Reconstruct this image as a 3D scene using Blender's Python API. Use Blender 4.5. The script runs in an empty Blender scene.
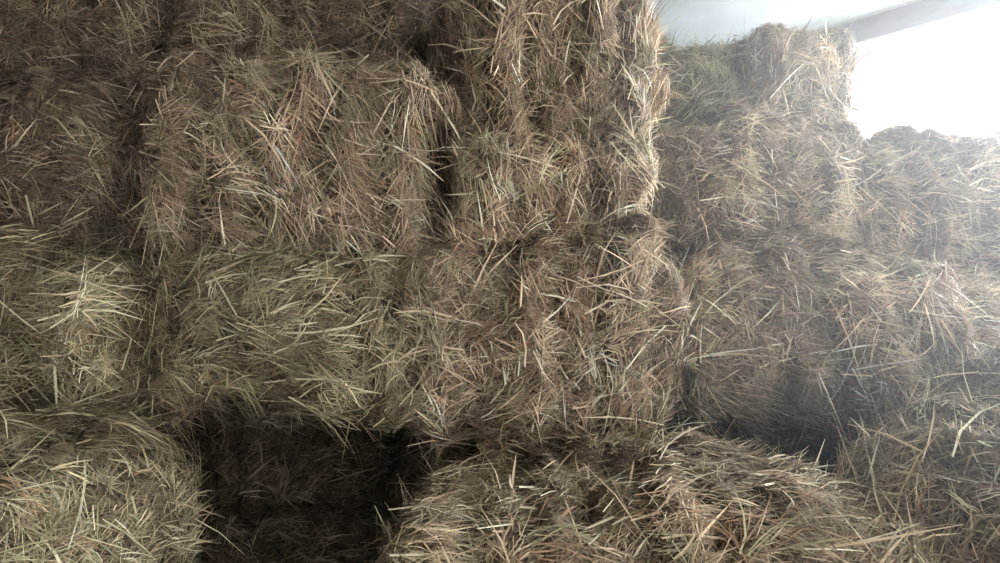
import bpy, math
import numpy as np
from mathutils import Vector
import bmesh

scene = bpy.context.scene
scene.view_settings.view_transform = 'Standard'
scene.view_settings.look = 'None'

# ---------------------------------------------------------------- materials
def new_mat(name):
    m = bpy.data.materials.new(name); m.use_nodes = True
    nt = m.node_tree
    for n in list(nt.nodes): nt.nodes.remove(n)
    out = nt.nodes.new('ShaderNodeOutputMaterial')
    b = nt.nodes.new('ShaderNodeBsdfPrincipled')
    nt.links.new(b.outputs[0], out.inputs[0])
    return m, nt, b

def hay_material():
    m, nt, b = new_mat('hay')
    at = nt.nodes.new('ShaderNodeAttribute'); at.attribute_name = 'col'
    tc = nt.nodes.new('ShaderNodeTexCoord')
    n = nt.nodes.new('ShaderNodeTexNoise'); n.inputs['Scale'].default_value = 7; n.inputs['Detail'].default_value = 6
    r = nt.nodes.new('ShaderNodeMapRange'); r.inputs[1].default_value=.3; r.inputs[2].default_value=.7
    r.inputs[3].default_value=.68; r.inputs[4].default_value=1.3
    mul = nt.nodes.new('ShaderNodeVectorMath'); mul.operation='SCALE'
    nt.links.new(tc.outputs['Object'], n.inputs['Vector'])
    nt.links.new(n.outputs[0], r.inputs[0])
    nt.links.new(at.outputs['Color'], mul.inputs[0]); nt.links.new(r.outputs[0], mul.inputs['Scale'])
    nt.links.new(mul.outputs[0], b.inputs['Base Color'])
    b.inputs['Roughness'].default_value = .7
    b.inputs['Specular IOR Level'].default_value = .25
    return m
HAY = hay_material()

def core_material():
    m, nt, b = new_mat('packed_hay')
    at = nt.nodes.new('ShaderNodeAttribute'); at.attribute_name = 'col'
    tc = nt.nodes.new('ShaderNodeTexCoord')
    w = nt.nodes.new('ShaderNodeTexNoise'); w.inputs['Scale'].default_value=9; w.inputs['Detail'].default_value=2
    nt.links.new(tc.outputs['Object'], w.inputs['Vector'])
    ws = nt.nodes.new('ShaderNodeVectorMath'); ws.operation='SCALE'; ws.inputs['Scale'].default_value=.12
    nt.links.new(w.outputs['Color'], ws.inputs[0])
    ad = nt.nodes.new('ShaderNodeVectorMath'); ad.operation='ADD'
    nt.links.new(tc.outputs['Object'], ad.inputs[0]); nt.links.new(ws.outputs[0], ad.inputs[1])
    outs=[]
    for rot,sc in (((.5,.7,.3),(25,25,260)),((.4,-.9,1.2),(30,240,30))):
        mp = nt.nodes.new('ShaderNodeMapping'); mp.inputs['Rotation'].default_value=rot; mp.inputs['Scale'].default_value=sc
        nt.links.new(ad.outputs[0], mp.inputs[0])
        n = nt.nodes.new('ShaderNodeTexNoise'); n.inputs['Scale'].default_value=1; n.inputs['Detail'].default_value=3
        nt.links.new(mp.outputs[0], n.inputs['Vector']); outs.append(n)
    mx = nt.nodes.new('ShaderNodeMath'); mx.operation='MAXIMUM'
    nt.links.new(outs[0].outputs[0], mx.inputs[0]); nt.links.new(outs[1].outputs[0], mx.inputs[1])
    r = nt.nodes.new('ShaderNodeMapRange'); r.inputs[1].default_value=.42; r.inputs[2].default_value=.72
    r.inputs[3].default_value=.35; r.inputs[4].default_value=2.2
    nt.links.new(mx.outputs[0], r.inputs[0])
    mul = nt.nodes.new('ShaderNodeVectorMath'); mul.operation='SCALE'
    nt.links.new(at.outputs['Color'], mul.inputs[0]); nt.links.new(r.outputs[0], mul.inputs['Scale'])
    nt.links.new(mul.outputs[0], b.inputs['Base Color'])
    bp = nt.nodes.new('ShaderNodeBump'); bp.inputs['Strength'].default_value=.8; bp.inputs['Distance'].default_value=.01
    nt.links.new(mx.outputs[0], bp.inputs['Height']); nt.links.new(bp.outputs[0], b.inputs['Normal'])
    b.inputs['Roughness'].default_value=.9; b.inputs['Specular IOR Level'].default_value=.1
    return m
CORE = core_material()

def plain_mat(name, c1, c2, scale=(3,3,3), rough=.9, bump=.2):
    m, nt, b = new_mat(name)
    tc = nt.nodes.new('ShaderNodeTexCoord'); mp = nt.nodes.new('ShaderNodeMapping')
    mp.inputs['Scale'].default_value = scale
    n = nt.nodes.new('ShaderNodeTexNoise'); n.inputs['Scale'].default_value=3; n.inputs['Detail'].default_value=8
    cr = nt.nodes.new('ShaderNodeValToRGB')
    cr.color_ramp.elements[0].color=(*c1,1); cr.color_ramp.elements[1].color=(*c2,1)
    cr.color_ramp.elements[0].position=.35; cr.color_ramp.elements[1].position=.65
    bp = nt.nodes.new('ShaderNodeBump'); bp.inputs['Strength'].default_value=bump; bp.inputs['Distance'].default_value=.02
    nt.links.new(tc.outputs['Object'], mp.inputs[0]); nt.links.new(mp.outputs[0], n.inputs['Vector'])
    nt.links.new(n.outputs[0], cr.inputs[0]); nt.links.new(cr.outputs[0], b.inputs['Base Color'])
    nt.links.new(n.outputs[0], bp.inputs['Height']); nt.links.new(bp.outputs[0], b.inputs['Normal'])
    b.inputs['Roughness'].default_value=rough
    return m

# ---------------------------------------------------------------- hay bale builder
STRAW = np.array([[.66,.56,.41],[.50,.41,.30],[.36,.29,.215],[.245,.19,.14],[.37,.245,.165],[.80,.73,.58],[.40,.385,.25]])

def unit(v): return v/np.maximum(np.linalg.norm(v,axis=-1,keepdims=True),1e-9)

def hay_bale(name, x, y, z, rz=0, ry=0, rx=0, seed=1, dens=18000, ang=20, spread=38, tint=(1,1,1),
             green=.08, flake=.10, rough=1.0, fly=.08, lng=1.0, axis=0, r=.11, gd=.04):
    rng = np.random.default_rng(seed)
    lo = np.array([x[0],y[0],z[0]],float); hi = np.array([x[1],y[1],z[1]],float)
    c = (lo+hi)/2; hd = (hi-lo)/2
    r = min(r, hd.min()*.8)
    K = 14
    kv = rng.normal(0,1,(K,3))*np.linspace(4,30,K)[:,None]; ph = rng.uniform(0,6.28,K); am = .017/np.linspace(1,3,K)*rough
    kv2 = rng.normal(0,1,(10,3))*70; ph2 = rng.uniform(0,6.28,10)
    nf = int(2*hd[axis]/flake)+3
    foff = np.clip(rng.normal(0,.024,nf),-.045,.035)*rough; fang = rng.normal(0,20,nf); fb = rng.uniform(.68,1.2,nf)
    def fidx(p):
        wob = .022*np.sin(p[:,2]*8+ph[0])+.012*np.sin(p[:,2]*23+ph[1])
        u = (p[:,axis]+wob+hd[axis])/flake+.5
        u = np.clip(u,0,nf-1.001)
        return u.astype(int), u-np.floor(u)
    def surf(p):
        q = np.clip(p, -(hd-r), hd-r)
        n = unit(p-q)
        d = (np.sin(p@kv.T+ph)*am).sum(1) + (np.sin(p@kv2.T+ph2)).sum(1)*.0016
        e2 = np.sort(np.abs(p/hd),axis=1)
        bul = .040*(1-e2[:,0]**2)*(1-e2[:,1]**2)-.012
        i,f = fidx(p)
        groove = -gd*np.exp(-(np.minimum(f,1-f)/.17)**2)*(1+.4*np.sin(p[:,2]*9+i*2.))
        return q+n*(r+d+bul+foff[i]*(1-np.exp(-(np.minimum(f,1-f)/.12)**2))+groove)[:,None], n
    V=[];F=[];C=[];nv=0; ncore=0
    for ax in range(3):
        for sg in (-1,1):
            a,b_ = [k for k in range(3) if k!=ax]
            na = max(6,int(2*hd[a]/.014)); nb=max(6,int(2*hd[b_]/.014))
            A,B = np.meshgrid(np.linspace(-hd[a],hd[a],na),np.linspace(-hd[b_],hd[b_],nb),indexing='ij')
            p = np.zeros((na*nb,3)); p[:,a]=A.ravel(); p[:,b_]=B.ravel(); p[:,ax]=sg*hd[ax]
            s,_ = surf(p)
            idx = np.arange(na*nb).reshape(na,nb)
            q4 = np.stack([idx[:-1,:-1],idx[1:,:-1],idx[1:,1:],idx[:-1,1:]],-1).reshape(-1,4)
            V.append(s); F.append(q4+nv); nv+=len(s); ncore+=len(q4)
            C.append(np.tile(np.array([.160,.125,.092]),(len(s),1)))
    faces = [(1,-1,1.0),(2,1,1.0),(0,1,.9),(0,-1,.9),(1,1,.15),(2,-1,.25)]
    for ax,sg,wt in faces:
        a,b_ = [k for k in range(3) if k!=ax]
        area = 4*hd[a]*hd[b_]
        per = 10
        nt_ = int(area*dens*wt/per)+1
        pc = np.zeros((nt_,3)); pc[:,a]=rng.uniform(-hd[a],hd[a],nt_); pc[:,b_]=rng.uniform(-hd[b_],hd[b_],nt_); pc[:,ax]=sg*hd[ax]
        i,_f = fidx(pc)
        tang = np.radians(ang+fang[i]+rng.normal(0,spread,nt_))
        tcol = rng.choice(len(STRAW),nt_,p=[.17,.25,.22,.16,.08,.05,.07])
        g = rng.random(nt_)<green
        tcol[g]=6
        tb = fb[i]*rng.uniform(.58,1.32,nt_)
        tlift = np.abs(rng.normal(.10,.20,nt_))
        rep = np.repeat(np.arange(nt_),per); n=len(rep)
        p = pc[rep]+rng.normal(0,.012,(n,3)); p[:,ax]=sg*hd[ax]
        p[:,a]=np.clip(p[:,a],-hd[a],hd[a]); p[:,b_]=np.clip(p[:,b_],-hd[b_],hd[b_])
        s,nr = surf(p)
        th = tang[rep]+np.radians(rng.normal(0,9,n))
        ea = np.zeros(3); eb=np.zeros(3)
        if ax==0: ea[1]=sg; eb[2]=1
        elif ax==1: ea[0]=-sg; eb[2]=1
        else: ea[0]=1; eb[1]=1
        t = np.cos(th)[:,None]*ea+np.sin(th)[:,None]*eb
        t = unit(t-(t*nr).sum(1,keepdims=True)*nr)
        isf = rng.random(n)<fly
        lift = tlift[rep]+rng.normal(0,.07,n); lift[isf]=np.abs(rng.normal(.42,.3,isf.sum()))
        L = np.clip(rng.lognormal(np.log(.070),.42,n),.02,.22)*lng; L[isf]*=1.6
        wd = np.clip(rng.lognormal(np.log(.00092),.42,n),.0004,.0025)
        coarse = rng.random(n)<.012
        wd[coarse]=rng.uniform(.0018,.0030,coarse.sum()); L[coarse]=rng.uniform(.12,.24,coarse.sum())
        d0 = unit(t+nr*lift[:,None])
        wv = unit(np.cross(d0,nr+rng.normal(0,.45,(n,3))))
        bend = rng.normal(0,.22,(n,1))*np.cross(d0,nr) - nr*np.abs(rng.normal(.12,.15,(n,1)))*np.where(isf,.2,1)[:,None]
        grav = np.array([0,0,-1.])*rng.uniform(0,.35,(n,1))
        base = s + nr*rng.uniform(-.005,.012,(n,1)) - d0*L[:,None]*.35
        us = np.array([0,.33,.67,1.]); ws = np.array([.7,1,.9,.25])
        pts=[]
        for u,wk in zip(us,ws):
            cen = base + d0*(L*u)[:,None] + (bend+grav)*(L*u*u)[:,None]
            pts.append(cen-wv*(wd*wk)[:,None]); pts.append(cen+wv*(wd*wk)[:,None])
        P = np.stack(pts,1).reshape(-1,3)
        bi = (np.arange(n)*8)[:,None]
        q = np.stack([bi+np.array([[0,1,3,2]]),bi+np.array([[2,3,5,4]]),bi+np.array([[4,5,7,6]])],1).reshape(-1,4)
        V.append(P);F.append(q+nv);nv+=len(P)
        cc = STRAW[tcol[rep]]*(tb[rep]*rng.uniform(.7,1.25,n))[:,None]
        lone = (rng.random(n)<.06)|coarse
        cc[lone] = STRAW[rng.choice([0,5],lone.sum())]*rng.uniform(.85,1.2,(lone.sum(),1))
        C.append(np.repeat(cc,8,axis=0))
    V=np.concatenate(V).astype(np.float32);F=np.concatenate(F).astype(np.int32);C=np.clip(np.concatenate(C)*np.array(tint),0,.9)
    me = bpy.data.meshes.new(name)
    me.vertices.add(len(V)); me.vertices.foreach_set('co',V.ravel())
    me.loops.add(F.size); me.loops.foreach_set('vertex_index',F.ravel())
    me.polygons.add(len(F)); me.polygons.foreach_set('loop_start',np.arange(0,F.size,4,dtype=np.int32))
    me.polygons.foreach_set('loop_total',np.full(len(F),4,dtype=np.int32))
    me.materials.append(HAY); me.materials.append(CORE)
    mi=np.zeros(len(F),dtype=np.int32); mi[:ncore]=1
    me.update(calc_edges=True)
    me.polygons.foreach_set('material_index',mi)
    ca = me.color_attributes.new('col','FLOAT_COLOR','POINT')
    ca.data.foreach_set('color',np.concatenate([C,np.ones((len(C),1))],1).astype(np.float32).ravel())
    o = bpy.data.objects.new(name,me); scene.collection.objects.link(o)
    o.location=c; o.rotation_euler=(math.radians(rx),math.radians(ry),math.radians(rz))
    return o

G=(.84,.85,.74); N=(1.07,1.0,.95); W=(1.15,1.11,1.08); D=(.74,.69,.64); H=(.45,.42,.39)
B='hay_bale'
# centre column
hay_bale(B,(-.26,.43),(1.90,2.8),(1.08,1.60),seed=1,ang=75,spread=45,tint=(1.2,1.13,1.08),rz=-2,flake=.12,gd=.055)
hay_bale(B,(-.13,.42),(2.02,2.9),(1.55,1.90),seed=2,ang=80,spread=35,tint=(1.15,1.08,1.03),flake=.10,gd=.05,r=.08)
hay_bale(B,(-.16,.37),(2.08,2.95),(1.85,2.38),seed=3,ang=95,spread=35,tint=N,rz=3,rough=1.2,flake=.13,gd=.07)
# left stack
hay_bale(B,(-1.0,-.21),(2.0,2.9),(1.57,2.12),seed=4,ang=-45,spread=45,tint=N,rz=4,ry=1,rough=1.4,flake=.15,gd=.07)
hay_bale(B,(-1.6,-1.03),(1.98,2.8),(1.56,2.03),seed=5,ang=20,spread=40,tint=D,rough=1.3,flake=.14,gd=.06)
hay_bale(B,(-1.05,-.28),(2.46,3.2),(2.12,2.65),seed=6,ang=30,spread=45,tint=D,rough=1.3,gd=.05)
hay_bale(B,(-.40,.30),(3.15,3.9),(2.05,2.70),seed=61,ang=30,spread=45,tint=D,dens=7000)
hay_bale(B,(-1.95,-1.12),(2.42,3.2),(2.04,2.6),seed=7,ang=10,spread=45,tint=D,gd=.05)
hay_bale(B,(-.84,-.28),(1.84,2.7),(1.16,1.575),seed=8,ang=35,spread=40,tint=G,green=.12,rz=5,rough=1.2,flake=.13,gd=.05)
hay_bale(B,(-1.5,-.85),(1.68,2.6),(1.15,1.55),seed=9,ang=35,spread=40,tint=G,green=.15,rz=-4,rough=1.2,flake=.13,gd=.05)
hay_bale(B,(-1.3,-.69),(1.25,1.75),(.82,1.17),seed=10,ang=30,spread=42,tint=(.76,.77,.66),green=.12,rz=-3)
# foreground
hay_bale(B,(-.21,.74),(1.28,2.0),(.70,1.085),seed=11,ang=30,spread=45,tint=(1.07,1.02,.93),green=.10,rz=1,fly=.13,r=.08)
hay_bale(B,(.84,1.65),(1.15,1.95),(.84,1.27),seed=12,ang=35,spread=40,tint=(1.15,1.11,1.02),green=.1,rz=28,ry=-17,fly=.13)
# right stack, hay tinted paler to carry the washed-out window light
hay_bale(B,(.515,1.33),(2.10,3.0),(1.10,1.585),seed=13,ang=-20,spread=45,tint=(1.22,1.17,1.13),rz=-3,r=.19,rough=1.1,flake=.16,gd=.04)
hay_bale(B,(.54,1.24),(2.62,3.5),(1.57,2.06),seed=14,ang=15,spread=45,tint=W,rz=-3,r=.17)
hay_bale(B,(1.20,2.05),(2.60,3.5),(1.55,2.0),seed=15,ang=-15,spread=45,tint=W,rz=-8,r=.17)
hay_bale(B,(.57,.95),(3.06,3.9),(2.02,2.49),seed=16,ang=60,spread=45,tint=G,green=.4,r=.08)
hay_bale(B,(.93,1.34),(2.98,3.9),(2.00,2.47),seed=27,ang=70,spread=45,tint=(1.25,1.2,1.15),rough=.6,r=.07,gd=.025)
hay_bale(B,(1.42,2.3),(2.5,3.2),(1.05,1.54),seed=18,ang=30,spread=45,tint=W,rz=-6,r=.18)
# lower rows carrying the stack
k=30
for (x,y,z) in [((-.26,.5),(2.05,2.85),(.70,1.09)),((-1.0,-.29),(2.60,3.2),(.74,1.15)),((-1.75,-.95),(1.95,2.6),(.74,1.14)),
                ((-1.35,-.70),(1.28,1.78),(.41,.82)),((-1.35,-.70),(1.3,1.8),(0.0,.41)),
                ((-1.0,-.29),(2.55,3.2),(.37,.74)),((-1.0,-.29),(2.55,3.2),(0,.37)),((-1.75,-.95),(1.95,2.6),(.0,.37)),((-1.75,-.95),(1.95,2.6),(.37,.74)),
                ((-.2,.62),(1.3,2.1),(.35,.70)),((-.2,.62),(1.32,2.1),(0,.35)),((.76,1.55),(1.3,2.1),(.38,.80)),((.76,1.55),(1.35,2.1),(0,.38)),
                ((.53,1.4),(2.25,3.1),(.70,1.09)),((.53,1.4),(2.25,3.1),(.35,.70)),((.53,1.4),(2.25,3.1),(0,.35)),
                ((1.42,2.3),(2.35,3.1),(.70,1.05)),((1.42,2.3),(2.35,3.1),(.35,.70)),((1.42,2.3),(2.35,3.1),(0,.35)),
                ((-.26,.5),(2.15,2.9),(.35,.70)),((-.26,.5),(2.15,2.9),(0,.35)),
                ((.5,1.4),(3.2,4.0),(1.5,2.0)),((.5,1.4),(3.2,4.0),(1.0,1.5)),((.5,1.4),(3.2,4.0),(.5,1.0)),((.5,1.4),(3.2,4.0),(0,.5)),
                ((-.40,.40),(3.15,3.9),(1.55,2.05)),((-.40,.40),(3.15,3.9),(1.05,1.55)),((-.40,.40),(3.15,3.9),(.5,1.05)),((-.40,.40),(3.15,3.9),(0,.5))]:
    hay_bale(B,x,y,z,seed=k,dens=4000 if k not in(31,35) else 9000,ang=30,tint=H,r=.07,gd=.03); k+=1  # dark tint puts the shade of the hollow into the hay colour

# ---------------------------------------------------------------- barn shell
def box(name, lo, hi, mat, bevel=.004, rz=0, parent=None):
    lo=np.array(lo,float);hi=np.array(hi,float)
    bm=bmesh.new(); bmesh.ops.create_cube(bm,size=1)
    for v in bm.verts: v.co=Vector([v.co[i]*(hi-lo)[i] for i in range(3)])
    if bevel: bmesh.ops.bevel(bm,geom=bm.edges[:],offset=bevel,segments=2,affect='EDGES')
    me=bpy.data.meshes.new(name);bm.to_mesh(me);bm.free();me.materials.append(mat)
    o=bpy.data.objects.new(name,me);scene.collection.objects.link(o);o.location=(lo+hi)/2;o.rotation_euler=(0,0,rz)
    if parent: o.parent=parent
    return o
plaster=plain_mat('whitewash',(.40,.43,.43),(.49,.52,.52),(1,1,1),bump=.08)
darkwood=plain_mat('old_boards',(.09,.075,.06),(.16,.135,.11),(1,1,8))
white=plain_mat('painted_frame',(.75,.78,.8),(.85,.87,.88),bump=.05)
beamm=plain_mat('beam_wood',(.15,.145,.135),(.22,.21,.195),(1,8,8))
floorm=plain_mat('dusty_concrete',(.14,.12,.10),(.22,.19,.15))
box('floor',(-3,-3,-.1),(5,5,0),floorm,0)
def prism(name,pts,z0,z1,mat):
    bm=bmesh.new(); f=bm.faces.new([bm.verts.new((a,b,z0)) for a,b in pts])
    e=bmesh.ops.extrude_face_region(bm,geom=[f])
    for v in e['geom']:
        if isinstance(v,bmesh.types.BMVert): v.co.z=z1
    bmesh.ops.recalc_face_normals(bm,faces=bm.faces)
    me=bpy.data.meshes.new(name);bm.to_mesh(me);bm.free();me.materials.append(mat)
    o=bpy.data.objects.new(name,me);scene.collection.objects.link(o);return o
ceil=prism('ceiling',[(-2.6,-2.5),(-2.6,4.45),(1.83,4.45),(4.43,.4),(4.43,-2.5)],2.78,2.9,plaster)
box('wall_back',(-3,4.3,0),(1.86,4.42,2.78),plaster,0)
box('wall_left',(-2.6,-2.5,0),(-2.45,4.3,2.78),darkwood,0)
box('shade_wall_front',(-2.6,-2.62,0),(-.1,-2.5,2.78),darkwood,0)  # unseen, added behind the camera to keep light off the left bales
P0=np.array([1.80,4.40]); dr=np.array([.541,-.841]); th=math.atan2(dr[1],dr[0])
def wallbox(name,t0,t1,z0,z1,mat,thick=.12,off=0,bevel=.004,parent=None):
    nrm=np.array([-dr[1],dr[0]])
    c=P0+dr*(t0+t1)/2+nrm*(thick/2+off)
    return box(name,(c[0]-(t1-t0)/2,c[1]-thick/2,z0),(c[0]+(t1-t0)/2,c[1]+thick/2,z1),mat,bevel,th,parent)
wallbox('wall_right',0,3.2,0,1.75,plaster)
wallbox('trim_1',-.1,3.3,2.67,2.78,beamm,.12,-.34)
win=bpy.data.objects.new('window_1',None);scene.collection.objects.link(win)
wallbox('head',0,3.2,2.63,2.775,white,.08,-.02,parent=win)
wallbox('sill',0,3.2,1.75,1.80,white,.18,-.04,parent=win)
wallbox('jamb_1',0,.06,1.80,2.63,white,.14,-.01,parent=win)
wallbox('jamb_2',3.14,3.2,1.80,2.63,white,.14,-.01,parent=win)

# scattering volume added to give the washed-out flare haze on the window side
dm=bpy.data.materials.new('flare_haze');dm.use_nodes=True;nt=dm.node_tree
for n in list(nt.nodes): nt.nodes.remove(n)
o_=nt.nodes.new('ShaderNodeOutputMaterial');vs=nt.nodes.new('ShaderNodeVolumeScatter')
vs.inputs['Density'].default_value=.046;vs.inputs['Anisotropy'].default_value=.6;vs.inputs['Color'].default_value=(.96,.97,1,1)
nt.links.new(vs.outputs[0],o_.inputs['Volume'])
haze=prism('haze_volume',[(.25,-1.5),(.15,4.29),(1.76,4.29),(4.2,.45),(4.2,-1.5)],1.25,2.77,dm)
haze.parent=ceil

# ---------------------------------------------------------------- light
w=bpy.data.worlds.new('sky');scene.world=w;w.use_nodes=True
bg=w.node_tree.nodes['Background'];bg.inputs[0].default_value=(.99,.985,.99,1);bg.inputs[1].default_value=4.2
def area(name,loc,target,size,sy,power,col):
    l=bpy.data.lights.new(name,'AREA');l.shape='RECTANGLE';l.size=size;l.size_y=sy;l.energy=power;l.color=col
    o=bpy.data.objects.new(name,l);scene.collection.objects.link(o);o.location=loc
    o.rotation_euler=(Vector(target)-Vector(loc)).to_track_quat('-Z','Y').to_euler();return o
area('window_daylight',(3.1,3.35,2.4),(.6,1.7,1.3),1.8,.8,360,(.86,.93,1))

cam=bpy.data.cameras.new('camera');cam.lens=28.3;cam.sensor_width=36;cam.clip_start=.05
co=bpy.data.objects.new('camera',cam);scene.collection.objects.link(co);co.location=(0,0,1.5);co.rotation_euler=(math.radians(90),0,0)
scene.camera=co
